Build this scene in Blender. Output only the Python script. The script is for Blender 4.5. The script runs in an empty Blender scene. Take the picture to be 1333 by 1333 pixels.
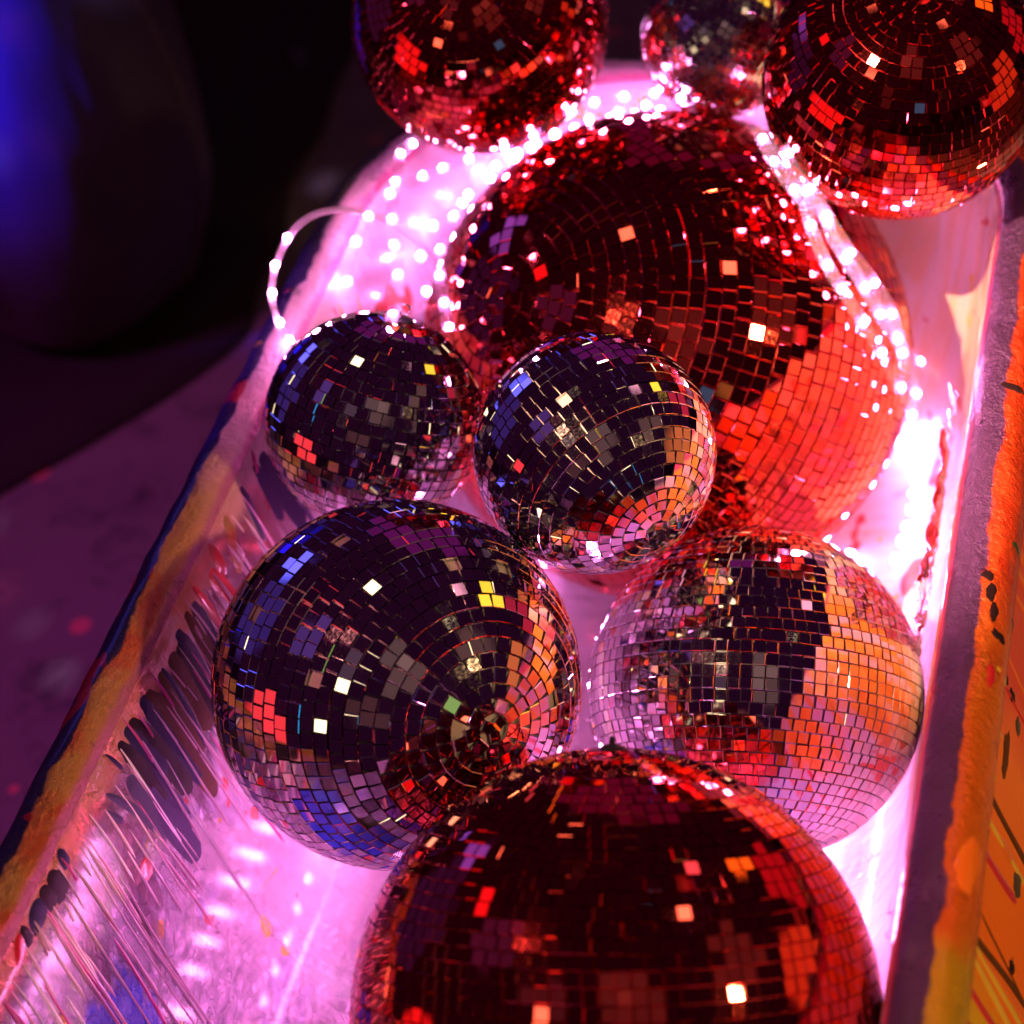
import bpy, bmesh, math, random
import numpy as np
from mathutils import Vector, Matrix, noise
random.seed(7)
S = bpy.context.scene
COL = S.collection

# ------------------------------------------------------------------ camera
RIM = 0.58                      # height of the tub's rim above the floor
F_PX, C_PX = 2777.0, 666.5      # focal length in pixels of the 1333 px photograph
D_Y = np.array([985.0, 2821.0, F_PX]); D_Y /= np.linalg.norm(D_Y)
_nx = 1350.0 - C_PX
_ny = (_nx*985.0 + F_PX*F_PX)/2821.0
D_Z = -np.array([_nx, -_ny, F_PX]); D_Z /= np.linalg.norm(D_Z)
D_X = -np.cross(D_Y, D_Z)
if D_X[0] < 0: D_X = -D_X
CAM = np.array([0.0, 0.0, RIM + 1.1132])
cd = bpy.data.cameras.new('camera'); cam = bpy.data.objects.new('camera', cd); COL.objects.link(cam)
cd.sensor_fit = 'HORIZONTAL'; cd.sensor_width = 24.0; cd.lens = 24.0*F_PX/1333.0
cd.clip_start = 0.05; cd.clip_end = 100.0
right = Vector((D_X[0], D_Y[0], D_Z[0])); up = Vector((D_X[1], D_Y[1], D_Z[1])); fwd = Vector((D_X[2], D_Y[2], D_Z[2]))
M3 = Matrix((right, up, -fwd)).transposed()
cam.matrix_world = Matrix.Translation(Vector(CAM)) @ M3.to_4x4()
cd.dof.use_dof = True; cd.dof.focus_distance = 1.57; cd.dof.aperture_fstop = 2.6
S.camera = cam

# ------------------------------------------------------------------ world, exposure
W = bpy.data.worlds.new('World'); S.world = W; W.use_nodes = True
W.node_tree.nodes['Background'].inputs['Color'].default_value = (0.62, 0.06, 0.48, 1)
W.node_tree.nodes['Background'].inputs['Strength'].default_value = 0.022
S.view_settings.view_transform = 'Standard'; S.view_settings.look = 'None'
S.view_settings.exposure = 0.18; S.view_settings.gamma = 1.0
S.cycles.caustics_reflective = False; S.cycles.caustics_refractive = False
S.cycles.sample_clamp_indirect = 6.0
S.cycles.max_bounces = 8; S.cycles.glossy_bounces = 5; S.cycles.diffuse_bounces = 3
S.cycles.transparent_max_bounces = 12
S.cycles.use_denoising = True

# ------------------------------------------------------------------ room lamps (club lights around the tub, out of the picture), plus fill panels added for tile reflections
def area(name, loc, target, size, radiance, color, spread=180):
    d = bpy.data.lights.new(name, 'AREA'); d.shape = 'DISK'; d.size = size
    d.energy = radiance*math.pi*math.pi*size*size/4.0
    d.color = color; d.spread = math.radians(spread)
    o = bpy.data.objects.new(name, d); COL.objects.link(o)
    o.location = (loc[0], loc[1], loc[2] + RIM)
    v = Vector((target[0], target[1], target[2] + RIM)) - o.location
    o.rotation_euler = v.to_track_quat('-Z', 'Y').to_euler()
    return o
PILE = (-0.43, 1.05, -0.05)
WARM = (1.0, 0.74, 0.42)
area('warm_stage_lamp', (-0.90, 1.72, 2.50), PILE, 0.32, 2.6, WARM)
area('warm_stage_lamp', (-0.95, -0.65, 1.70), PILE, 0.30, 2.8, WARM)
area('warm_stage_lamp', (1.00, 1.45, 2.00), PILE, 0.28, 3.2, WARM)
area('warm_stage_lamp', (-1.80, -1.20, 0.80), PILE, 0.28, 2.6, WARM)
area('pink_stage_lamp', (0.95, 2.46, 1.83), PILE, 0.36, 1.4, (1.0, 0.35, 0.5))
area('amber_stage_lamp', (1.20, 2.70, 1.00), PILE, 0.55, 1.6, (1.0, 0.52, 0.03))
area('cyan_stage_lamp', (0.85, -0.90, 0.55), PILE, 0.45, 0.9, (0.03, 0.45, 1.0))
area('green_stage_lamp', (1.30, -0.35, 0.75), PILE, 0.35, 0.5, (0.5, 0.8, 0.2))
area('blue_stage_lamp', (-2.40, 2.40, 0.95), PILE, 0.60, 0.22, (0.12, 0.10, 1.0), 60)
area('indigo_wash', (-2.90, 1.60, 0.55), PILE, 1.5, 0.10, (0.20, 0.10, 1.0))
area('violet_wash', (-2.07, 0.50, 1.94), PILE, 0.9, 0.13, (0.42, 0.16, 1.0))
area('tan_fill', (0.75, -0.65, 2.15), PILE, 1.2, 0.085, (1.0, 0.50, 0.42))  # dim panel added for brownish tile reflections, in place of room walls
area('orange_fill', (2.10, 1.75, -0.02), (-0.3, 1.1, -0.05), 1.3, 0.55, (1.0, 0.20, 0.05))  # panel added for orange reflections and light from the right
area('red_wash', (1.5, 3.0, 0.15), (-0.3, 1.2, 0.0), 1.0, 0.40, (1.0, 0.03, 0.07))  # panel added to put more red into the tile reflections
area('brown_fill', (0.35, -0.15, 2.3), PILE, 0.8, 0.085, (1.0, 0.55, 0.50))  # panel added so dark tiles reflect some dim brown
area('brown_fill', (1.75, 1.15, 1.35), PILE, 1.0, 0.09, (1.0, 0.45, 0.36))  # second added panel for dim brown reflections, on the right
area('mauve_fill', (-1.0, -0.5, 2.3), PILE, 0.8, 0.06, (0.9, 0.5, 0.75))  # added panel, lifts black tiles with a faint mauve reflection
area('plum_fill', (-0.6, 4.2, 1.1), PILE, 2.4, 0.11, (0.75, 0.03, 0.55))  # added panel, gives dark tiles a plum tint
area('rose_wash', (-0.4, -1.4, 1.3), PILE, 0.9, 0.05, (1.0, 0.35, 0.30))
area('red_stage_lamp', (-2.2, 1.25, 1.6), PILE, 0.34, 1.2, (1.0, 0.03, 0.05))

# ------------------------------------------------------------------ helpers
def ray(u, v):
    r = np.array([(u-C_PX)/F_PX, (C_PX-v)/F_PX, 1.0]); d = np.array([r@D_X, r@D_Y, r@D_Z]); return d
def at(u, v, z):
    d = ray(u, v); t = (z + RIM - CAM[2])/d[2]; return Vector(CAM + d*t)
def project(P):
    q = np.asarray(P, float) - CAM
    x = q@np.array(right); y = q@np.array(up); w = q@np.array(fwd)
    return np.stack([C_PX + F_PX*x/w, C_PX - F_PX*y/w], -1)

def nodes(name):
    m = bpy.data.materials.new(name); m.use_nodes = True
    nt = m.node_tree; b = nt.nodes['Principled BSDF']
    return m, nt, b
def N(nt, t, **kw):
    n = nt.nodes.new(t)
    for k, v in kw.items():
        if k.startswith('i_'): n.inputs[k[2:].replace('_', ' ')].default_value = v
        elif k.startswith('n_'): n.inputs[int(k[2:])].default_value = v
        else: setattr(n, k, v)
    return n
def L(nt, a, b): nt.links.new(a, b)
def ramp(nt, fac, stops, mode='LINEAR'):
    r = nt.nodes.new('ShaderNodeValToRGB'); r.color_ramp.interpolation = mode
    e = r.color_ramp.elements
    while len(e) < len(stops): e.new(0.5)
    for k, (p, c) in enumerate(stops):
        e[k].position = p; e[k].color = (c if len(c) == 4 else (*c, 1)) if not isinstance(c, (int, float)) else (c, c, c, 1)
    L(nt, fac, r.inputs[0]); return r.outputs[0]
def mixc(nt, fac, a, b):
    m = nt.nodes.new('ShaderNodeMix'); m.data_type = 'RGBA'
    for s, x in ((m.inputs[0], fac), (m.inputs[6], a), (m.inputs[7], b)):
        if hasattr(x, 'links'): L(nt, x, s)
        else: s.default_value = x if isinstance(x, (int, float)) else (*x, 1)
    return m.outputs[2]
def mth(nt, op, a, b=0.0, clamp=False):
    m = nt.nodes.new('ShaderNodeMath'); m.operation = op; m.use_clamp = clamp
    for s, x in ((m.inputs[0], a), (m.inputs[1], b)):
        if hasattr(x, 'links'): L(nt, x, s)
        else: s.default_value = x
    return m.outputs[0]
def noise_tex(nt, vec, scale, detail=4, rough=0.55, dist=0.0):
    n = N(nt, 'ShaderNodeTexNoise'); n.inputs['Scale'].default_value = scale; n.inputs['Detail'].default_value = detail
    n.inputs['Roughness'].default_value = rough; n.inputs['Distortion'].default_value = dist
    if vec is not None: L(nt, vec, n.inputs['Vector'])
    return n.outputs['Fac']
def bump(nt, b, h, strength, dist=0.01):
    n = N(nt, 'ShaderNodeBump'); n.inputs['Strength'].default_value = strength; n.inputs['Distance'].default_value = dist
    L(nt, h, n.inputs['Height']); L(nt, n.outputs[0], b.inputs['Normal'])
def scaled(nt, vec, s, off=(0, 0, 0)):
    m = N(nt, 'ShaderNodeMapping'); m.inputs['Scale'].default_value = s; m.inputs['Location'].default_value = off
    L(nt, vec, m.inputs['Vector']); return m.outputs[0]
def step(nt, val, lo, hi):      # smooth 0..1
    m = N(nt, 'ShaderNodeMapRange'); m.interpolation_type = 'SMOOTHSTEP'
    m.inputs['From Min'].default_value = lo; m.inputs['From Max'].default_value = hi
    L(nt, val, m.inputs['Value']); return m.outputs[0]

def link_mesh(name, me, mat=None, parent=None, smooth=False):
    o = bpy.data.objects.new(name, me); COL.objects.link(o)
    if mat and not me.materials: me.materials.append(mat)
    if smooth:
        me.polygons.foreach_set('use_smooth', [True]*len(me.polygons))
    if parent is not None:
        o.parent = parent
    return o
def mesh(name, V, Fc, mat=None, parent=None, smooth=True):
    me = bpy.data.meshes.new(name); me.from_pydata([tuple(map(float, v)) for v in V], [], Fc); me.update()
    return link_mesh(name, me, mat, parent, smooth)
def thing(name, loc, label, cat, group=None):
    o = bpy.data.objects.new(name, None); COL.objects.link(o); o.location = loc; o.empty_display_size = 0.05
    o['label'] = label; o['category'] = cat
    if group: o['group'] = group
    return o
def tube_mesh(pts, rad, sides=8, closed=False):
    V, Fc = [], []; n = len(pts)
    pts = [Vector(p) for p in pts]; prev = None
    for i, p in enumerate(pts):
        a = pts[(i-1) % n] if (closed or i > 0) else pts[i]; b = pts[(i+1) % n] if (closed or i < n-1) else pts[i]
        t = (b-a).normalized()
        if prev is None: prev = t.orthogonal().normalized()
        x = (prev - t*prev.dot(t)).normalized(); prev = x; y = t.cross(x)
        r = rad if isinstance(rad, (int, float)) else rad[i]
        for k in range(sides):
            q = 2*math.pi*k/sides; V.append(p + (x*math.cos(q) + y*math.sin(q))*r)
    m = n if closed else n-1
    for i in range(m):
        for k in range(sides):
            Fc.append((i*sides+k, i*sides+(k+1) % sides, ((i+1) % n)*sides+(k+1) % sides, ((i+1) % n)*sides+k))
    if not closed:
        Fc.append(tuple(range(sides))[::-1]); Fc.append(tuple((n-1)*sides+k for k in range(sides)))
    return V, Fc
def smooth_path(pts, per=10):
    P = [Vector(p) for p in pts]; P = [2*P[0]-P[1]] + P + [2*P[-1]-P[-2]]; out = []
    for i in range(1, len(P)-2):
        for k in range(per):
            t = k/per; a, b, c, d = P[i-1], P[i], P[i+1], P[i+2]
            out.append(0.5*((2*b) + (c-a)*t + (2*a-5*b+4*c-d)*t*t + (3*b-a-3*c+d)*t*t*t))
    out.append(P[-2]); return out

# ------------------------------------------------------------------ materials
def mat_simple(name, col, rough=0.4, metal=0.0, coat=0.0, bscale=0, bstr=0.2, var=0.15, vscale=30):
    m, nt, b = nodes(name)
    tc = N(nt, 'ShaderNodeTexCoord').outputs['Object']
    n = noise_tex(nt, tc, vscale, 5)
    c = mixc(nt, n, tuple(x*(1-var) for x in col), tuple(min(1, x*(1+var)) for x in col)); L(nt, c, b.inputs['Base Color'])
    b.inputs['Roughness'].default_value = rough; b.inputs['Metallic'].default_value = metal
    b.inputs['Coat Weight'].default_value = coat; b.inputs['Coat Roughness'].default_value = 0.08
    if sum(col) < 0.4: b.inputs['Specular IOR Level'].default_value = 0.10
    if bscale: bump(nt, b, noise_tex(nt, tc, bscale, 5), bstr, 0.004)
    return m
def mat_tile(name, col, coat, dull=0.0):
    m, nt, b = nodes(name)
    oi = N(nt, 'ShaderNodeObjectInfo').outputs['Random']; ri = N(nt, 'ShaderNodeNewGeometry').outputs['Random Per Island']
    rnd = mth(nt, 'FRACT', mth(nt, 'ADD', mth(nt, 'MULTIPLY', oi, 7.31), ri))
    c = mixc(nt, rnd, tuple(x*0.80 for x in col), col); L(nt, c, b.inputs['Base Color'])
    b.inputs['Metallic'].default_value = 1.0
    tc = N(nt, 'ShaderNodeTexCoord').outputs['Object']
    sm = ramp(nt, noise_tex(nt, tc, 3.0, 6, 0.7), [(0.45, 0.015), (0.75, 0.09)])
    L(nt, mth(nt, 'ADD', mth(nt, 'ADD', sm, dull), mth(nt, 'MULTIPLY', rnd, 0.02)), b.inputs['Roughness'])
    b.inputs['Coat Weight'].default_value = coat; b.inputs['Coat Roughness'].default_value = 0.03; b.inputs['Coat IOR'].default_value = 1.75
    return m
TILE_SILVER = mat_tile('silver_mirror_glass', (0.93, 0.92, 0.93), 0.0)
TILE_DULL = mat_tile('dull_mirror_glass', (0.95, 0.92, 0.94), 0.0, 0.09)
TILE_RED = mat_tile('red_mirror_glass', (0.97, 0.085, 0.065), 0.4)
CORE_SILVER = mat_simple('grey_ball_core', (0.45, 0.40, 0.40), 0.45, 0.2)
CORE_RED = mat_simple('red_ball_core', (0.30, 0.008, 0.015), 0.4, 0.2)
BLACK_PLASTIC = mat_simple('black_plastic', (0.015, 0.014, 0.016), 0.35)
STEEL = mat_simple('hanger_steel', (0.6, 0.58, 0.56), 0.25, 1.0)

# ------------------------------------------------------------------ floor
def floor_mat():
    m, nt, b = nodes('dusty_concrete_floor')
    tc = N(nt, 'ShaderNodeTexCoord').outputs['Object']
    n1 = noise_tex(nt, tc, 1.6, 6, 0.6, 0.4); n2 = noise_tex(nt, tc, 60, 4)
    c = mixc(nt, n1, (0.08, 0.075, 0.08), (0.22, 0.21, 0.22))
    c = mixc(nt, step(nt, noise_tex(nt, tc, 14, 6, 0.7, 0.8), 0.52, 0.70), c, (0.05, 0.045, 0.05))
    sp = N(nt, 'ShaderNodeTexVoronoi', feature='F1'); sp.inputs['Scale'].default_value = 9; L(nt, tc, sp.inputs['Vector'])
    c = mixc(nt, mth(nt, 'LESS_THAN', sp.outputs['Distance'], 0.13), c, (0.5, 0.14, 0.16))  # reddish round spots painted in for light flecks on the floor
    L(nt, c, b.inputs['Base Color']); b.inputs['Roughness'].default_value = 0.55
    bump(nt, b, n2, 0.25, 0.003); return m
fl = mesh('floor', [(-9, -7, 0), (9, -7, 0), (9, 11, 0), (-9, 11, 0)], [(0, 1, 2, 3)], floor_mat(), smooth=False)
fl['kind'] = 'structure'

# ------------------------------------------------------------------ bathtub
CX, HW = -0.431, 0.294          # inner half width
CY, HL = 0.91, 0.83
CR = 0.235
def outline(o, z):
    hw, hl, r = HW+o, HL+o, max(CR+o, 0.05)
    pts = []
    def seg(x0, y0, x1, y1, n):
        for k in range(n): t = k/n; pts.append((x0+(x1-x0)*t, y0+(y1-y0)*t))
    def arc(cx, cy, a0, n):
        for k in range(n): a = a0 + math.pi/2*k/n; pts.append((cx+r*math.cos(a), cy+r*math.sin(a)))
    seg(hw, -hl+r, hw, hl-r, 90); arc(hw-r, hl-r, 0, 26)
    seg(hw-r, hl, -hw+r, hl, 14); arc(-hw+r, hl-r, math.pi/2, 26)
    seg(-hw, hl-r, -hw, -hl+r, 90); arc(-hw+r, -hl+r, math.pi, 26)
    seg(-hw+r, -hl, hw-r, -hl, 14); arc(hw-r, -hl+r, 1.5*math.pi, 26)
    return [Vector((CX+x, CY+y, z)) for x, y in pts]
def dense(prof, per):
    out = [tuple(p)[:2] for p in smooth_path([(a, b, 0) for a, b in prof], per)]
    return out
P_IN = dense([(-0.004, -0.004), (-0.008, -0.022), (-0.014, -0.07), (-0.024, -0.15), (-0.036, -0.235), (-0.052, -0.305), (-0.080, -0.348), (-0.125, -0.366), (-0.18, -0.371), (-0.230, -0.372)], 7)
P_RIM = dense([(-0.004, -0.004), (0.001, 0.004), (0.010, 0.008), (0.022, 0.008), (0.033, 0.003), (0.041, -0.008), (0.044, -0.022), (0.041, -0.034), (0.036, -0.042), (0.034, -0.048)], 4)
P_OUT = dense([(0.034, -0.048), (0.044, -0.08), (0.070, -0.16), (0.100, -0.28), (0.118, -0.42), (0.122, -0.53), (0.122, -0.578)], 6)
tub = thing('bathtub', (CX, CY, 0), 'long bathtub covered in paint drips and heaped with mirror balls', 'bathtub')
def loft(name, prof, mat, cap=False, lump=0.0, lscale=20):
    V, Fc, UV = [], [], []
    rows = len(prof); n = None; run = 0
    for j, (o, z) in enumerate(prof):
        if j: run += math.hypot(o-prof[j-1][0], z-prof[j-1][1])
        lp = outline(o, z+RIM); n = len(lp)
        for k, p in enumerate(lp):
            q = p.copy()
            if lump:
                d = noise.noise(p*lscale)*lump + noise.noise(p*lscale*2.7)*lump*0.5
                a = math.atan2(p.y-CY, (p.x-CX)*2.5)
                edge = min(1.0, j/3.0, (rows-1-j)/3.0)
                q += Vector((math.cos(a)*0.3, math.sin(a)*0.1, 1.0))*d*edge
            V.append(q - Vector((CX, CY, 0))); UV.append(run)
    for j in range(rows-1):
        for k in range(n):
            Fc.append((j*n+k, j*n+(k+1) % n, (j+1)*n+(k+1) % n, (j+1)*n+k))
    if cap:
        Fc.append(tuple((rows-1)*n+k for k in range(n)))
    o = mesh(name, V, [f[::-1] for f in Fc] if name != 'inner_wall' else [f[::-1] for f in Fc], mat, tub)
    at_ = o.data.attributes.new('across', 'FLOAT', 'POINT'); at_.data.foreach_set('value', UV)
    return o
def attr(nt, name): 
    a = N(nt, 'ShaderNodeAttribute'); a.attribute_name = name; return a.outputs['Fac']

def body_colour(nt, tc, Y):
    n1 = noise_tex(nt, tc, 7, 3, 0.5, 0.6); n2 = noise_tex(nt, scaled(nt, tc, (20, 60, 3)), 1.0, 4)
    pos = mth(nt, 'ADD', Y, mth(nt, 'MULTIPLY', mth(nt, 'SUBTRACT', n1, 0.5), 0.20))
    c = ramp(nt, mth(nt, 'ADD', mth(nt, 'MULTIPLY', pos, 0.6), 0.5), [(0.0, (0.62, 0.40, 0.004)), (0.42, (0.60, 0.38, 0.004)), (0.435, (0.80, 0.13, 0.003)), (0.55, (0.82, 0.17, 0.004)), (0.59, (0.60, 0.012, 0.006)), (1.0, (0.52, 0.01, 0.006))])
    return mixc(nt, mth(nt, 'MULTIPLY', n2, 0.25), c, (0.80, 0.30, 0.005)), n2
def inner_mat():
    m, nt, b = nodes('painted_enamel_inside')
    tc = N(nt, 'ShaderNodeTexCoord').outputs['Object']
    sx = N(nt, 'ShaderNodeSeparateXYZ'); L(nt, tc, sx.inputs[0]); X, Y, Z = sx.outputs
    streak = scaled(nt, tc, (6, 30, 3.0))                      # paint that ran down the wall
    ns = noise_tex(nt, streak, 1.0, 4, 0.6, 0.3)
    nb = noise_tex(nt, tc, 7.0, 5, 0.6, 0.6)
    nf = noise_tex(nt, tc, 70, 6, 0.65, 1.2)
    base = mixc(nt, nb, (0.80, 0.66, 0.74), (0.62, 0.50, 0.66))
    left = step(nt, X, 0.02, -0.05)
    far = step(nt, Y, 0.05, 0.25)
    rightm = step(nt, X, 0.05, 0.16)
    # right wall: washes of peach, orange and yellow
    wash = ramp(nt, ns, [(0.30, (0.85, 0.68, 0.60)), (0.44, (0.90, 0.58, 0.34)), (0.54, (0.88, 0.70, 0.58)), (0.64, (0.88, 0.66, 0.52)), (0.72, (0.80, 0.28, 0.42))])
    base = mixc(nt, mth(nt, 'MULTIPLY', rightm, far), base, wash)
    # blue pools at the near left
    nearl = mth(nt, 'MULTIPLY', left, step(nt, Y, 0.12, -0.12))
    bl = mth(nt, 'MULTIPLY', nearl, step(nt, noise_tex(nt, scaled(nt, tc, (8, 8, 8), (3.1, 0.4, 1.7)), 1.0, 4, 0.55, 0.8), 0.50, 0.56))
    base = mixc(nt, bl, base, (0.16, 0.17, 0.62))
    sl = mth(nt, 'MULTIPLY', nearl, step(nt, noise_tex(nt, scaled(nt, tc, (6, 9, 6), (0.3, 5.4, 2.2)), 1.0, 4, 0.6, 0.8), 0.44, 0.49))
    base = mixc(nt, sl, base, (0.42, 0.36, 0.48))
    vd = N(nt, 'ShaderNodeVectorMath', operation='DISTANCE'); L(nt, tc, vd.inputs[0]); vd.inputs[1].default_value = (-0.245, -0.28, RIM-0.27)
    pool = step(nt, mth(nt, 'ADD', vd.outputs['Value'], mth(nt, 'MULTIPLY', mth(nt, 'SUBTRACT', nb, 0.5), 0.26)), 0.190, 0.170)
    base = mixc(nt, pool, base, mixc(nt, nf, (0.01, 0.06, 0.75), (0.05, 0.09, 0.80)))
    sl = mth(nt, 'MULTIPLY', sl, mth(nt, 'SUBTRACT', 1.0, pool))
    rd = step(nt, noise_tex(nt, scaled(nt, tc, (16, 16, 16), (9, 2, 4)), 1.0, 3, 0.5, 0.7), 0.66, 0.68)
    base = mixc(nt, rd, base, (0.75, 0.10, 0.08))
    ye = step(nt, noise_tex(nt, scaled(nt, tc, (19, 15, 19), (2, 12, 4)), 1.0, 3, 0.5, 0.7), 0.68, 0.70)
    base = mixc(nt, ye, base, (0.85, 0.55, 0.08))
    ac = attr(nt, 'across')
    dk = mth(nt, 'MULTIPLY', mth(nt, 'MULTIPLY', step(nt, X, -0.1, -0.2), step(nt, Y, 0.36, 0.22)), step(nt, mth(nt, 'ADD', ac, mth(nt, 'MULTIPLY', mth(nt, 'SUBTRACT', ns, 0.5), 0.30)), 0.15, 0.11))
    dk = mth(nt, 'MULTIPLY', dk, step(nt, noise_tex(nt, scaled(nt, tc, (3, 11, 3), (7.7, 1.5, 0.2)), 1.0, 3, 0.5, 0.4), 0.44, 0.50))
    base = mixc(nt, dk, base, ramp(nt, nb, [(0.40, (0.05, 0.035, 0.10)), (0.55, (0.16, 0.05, 0.08)), (0.65, (0.10, 0.08, 0.20))]))
    lip = mth(nt, 'MULTIPLY', step(nt, X, -0.1, -0.2), step(nt, mth(nt, 'ADD', ac, mth(nt, 'MULTIPLY', mth(nt, 'SUBTRACT', nb, 0.5), 0.03)), 0.034, 0.016))
    lipc = mixc(nt, step(nt, Y, 0.10, 0.34), ramp(nt, nb, [(0.35, (0.60, 0.32, 0.13)), (0.6, (0.66, 0.16, 0.10))]), (0.74, 0.52, 0.60))
    base = mixc(nt, lip, base, lipc)
    orb = mth(nt, 'MULTIPLY', mth(nt, 'MULTIPLY', rightm, step(nt, mth(nt, 'ADD', Y, mth(nt, 'MULTIPLY', nb, 0.1)), 0.50, 0.34)), step(nt, mth(nt, 'ADD', ac, mth(nt, 'MULTIPLY', mth(nt, 'SUBTRACT', ns, 0.5), 0.16)), 0.22, 0.15))
    base = mixc(nt, orb, base, ramp(nt, ns, [(0.36, (0.90, 0.19, 0.025)), (0.48, (0.90, 0.26, 0.04)), (0.57, (0.74, 0.36, 0.56)), (0.60, (0.74, 0.36, 0.56)), (0.63, (0.90, 0.21, 0.03))]))
    L(nt, base, b.inputs['Base Color'])
    L(nt, mth(nt, 'MULTIPLY', sl, 0.75), b.inputs['Metallic'])
    L(nt, ramp(nt, nb, [(0.3, 0.12), (0.7, 0.30)]), b.inputs['Roughness'])
    b.inputs['Coat Weight'].default_value = 0.5; b.inputs['Coat Roughness'].default_value = 0.1
    vo = N(nt, 'ShaderNodeTexVoronoi', feature='DISTANCE_TO_EDGE'); vo.inputs['Scale'].default_value = 55
    wv = N(nt, 'ShaderNodeVectorMath', operation='ADD'); L(nt, tc, wv.inputs[0])
    nn3 = N(nt, 'ShaderNodeTexNoise'); nn3.inputs['Scale'].default_value = 26; nn3.inputs['Detail'].default_value = 4; L(nt, tc, nn3.inputs['Vector'])
    sc3 = N(nt, 'ShaderNodeVectorMath', operation='SCALE'); sc3.inputs['Scale'].default_value = 0.05; L(nt, nn3.outputs['Color'], sc3.inputs[0]); L(nt, sc3.outputs[0], wv.inputs[1])
    L(nt, wv.outputs[0], vo.inputs['Vector'])
    crease = mth(nt, 'MULTIPLY', step(nt, vo.outputs['Distance'], 0.0, 0.16), nearl)
    cr = mth(nt, 'MULTIPLY', mth(nt, 'ADD', nf, mth(nt, 'MULTIPLY', crease, 0.22)), mth(nt, 'ADD', 0.25, mth(nt, 'MULTIPLY', nearl, 0.8)))
    h = mth(nt, 'ADD', cr, mth(nt, 'MULTIPLY', ns, 0.8))
    bump(nt, b, h, 0.75, 0.008)
    return m
def rim_mat():
    m, nt, b = nodes('painted_rim')
    tc = N(nt, 'ShaderNodeTexCoord').outputs['Object']
    sx = N(nt, 'ShaderNodeSeparateXYZ'); L(nt, tc, sx.inputs[0]); X, Y, Z = sx.outputs
    ac = attr(nt, 'across')
    n1 = noise_tex(nt, tc, 9, 4, 0.6, 0.5); n2 = noise_tex(nt, tc, 24, 5, 0.6); n3 = noise_tex(nt, tc, 140, 5, 0.7)
    gold = ramp(nt, n1, [(0.30, (0.88, 0.36, 0.10)), (0.44, (0.90, 0.40, 0.12)), (0.56, (0.90, 0.14, 0.04)), (0.70, (0.90, 0.34, 0.09))])
    pink = mixc(nt, n2, (0.72, 0.50, 0.60), (0.80, 0.62, 0.66))
    top = mixc(nt, step(nt, mth(nt, 'ADD', Y, mth(nt, 'MULTIPLY', n1, 0.25)), 0.22, 0.50), gold, pink)
    # inner edge bled pink-red
    top = mixc(nt, step(nt, mth(nt, 'ADD', ac, mth(nt, 'MULTIPLY', n2, 0.012)), 0.018, 0.010), top, (0.72, 0.20, 0.38))
    # navy outer roll with a ragged edge and a few red and yellow licks
    edge = mth(nt, 'ADD', ac, mth(nt, 'MULTIPLY', mth(nt, 'SUBTRACT', n1, 0.5), 0.035))
    edge = mth(nt, 'ADD', edge, mth(nt, 'MULTIPLY', mth(nt, 'SUBTRACT', n2, 0.5), 0.012))
    navy = mixc(nt, n2, (0.015, 0.012, 0.06), (0.05, 0.03, 0.17))
    lick = noise_tex(nt, scaled(nt, tc, (14, 14, 14), (4, 7, 1)), 1.0, 2, 0.5, 0.6)
    navy = mixc(nt, step(nt, lick, 0.60, 0.615), navy, (0.55, 0.02, 0.02))
    lick2 = noise_tex(nt, scaled(nt, tc, (15, 13, 14), (14, 3, 8)), 1.0, 2, 0.5, 0.6)
    navy = mixc(nt, step(nt, lick2, 0.66, 0.675), navy, (0.72, 0.48, 0.02))
    green = mixc(nt, n2, (0.10, 0.16, 0.06), (0.05, 0.07, 0.05))
    navy = mixc(nt, step(nt, Y, 0.50, 0.62), navy, green)
    leftc = mixc(nt, step(nt, edge, 0.025, 0.028), top, navy)
    lil = mixc(nt, n2, (0.12, 0.038, 0.17), (0.05, 0.016, 0.08))
    lil = mixc(nt, step(nt, mth(nt, 'ADD', ac, mth(nt, 'MULTIPLY', n2, 0.01)), 0.014, 0.008), lil, (0.75, 0.06, 0.22))
    lil = mixc(nt, step(nt, Y, -0.10, -0.35), lil, mixc(nt, n1, (0.07, 0.045, 0.06), (0.10, 0.06, 0.12)))
    redge = mth(nt, 'ADD', ac, mth(nt, 'MULTIPLY', mth(nt, 'SUBTRACT', n2, 0.5), 0.02))
    lil = mixc(nt, step(nt, redge, 0.030, 0.033), lil, body_colour(nt, tc, Y)[0])
    rgt = step(nt, X, -0.02, 0.06)
    c = mixc(nt, rgt, leftc, lil); L(nt, c, b.inputs['Base Color'])
    L(nt, mth(nt, 'ADD', mth(nt, 'MULTIPLY', rgt, 0.15), 0.3), b.inputs['Metallic'])
    L(nt, ramp(nt, n2, [(0.3, 0.22), (0.7, 0.42)]), b.inputs['Roughness'])
    b.inputs['Coat Weight'].default_value = 0.35; b.inputs['Coat Roughness'].default_value = 0.15
    bump(nt, b, mth(nt, 'ADD', mth(nt, 'MULTIPLY', n3, 2.0), mth(nt, 'MULTIPLY', n2, 2.5)), 0.7, 0.005)
    return m
def outer_mat():
    m, nt, b = nodes('painted_outer_wall')
    tc = N(nt, 'ShaderNodeTexCoord').outputs['Object']
    sx = N(nt, 'ShaderNodeSeparateXYZ'); L(nt, tc, sx.inputs[0])
    c, n2 = body_colour(nt, tc, sx.outputs[1])
    L(nt, c, b.inputs['Base Color']); b.inputs['Roughness'].default_value = 0.32
    b.inputs['Specular IOR Level'].default_value = 0.35
    bump(nt, b, n2, 0.15, 0.003); return m
inner = loft('inner_wall', P_IN, inner_mat(), cap=True, lump=0.0008, lscale=14)
rim = loft('rim', P_RIM, rim_mat(), lump=0.0022, lscale=26)
outer = loft('outer_wall', P_OUT, outer_mat())
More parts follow.
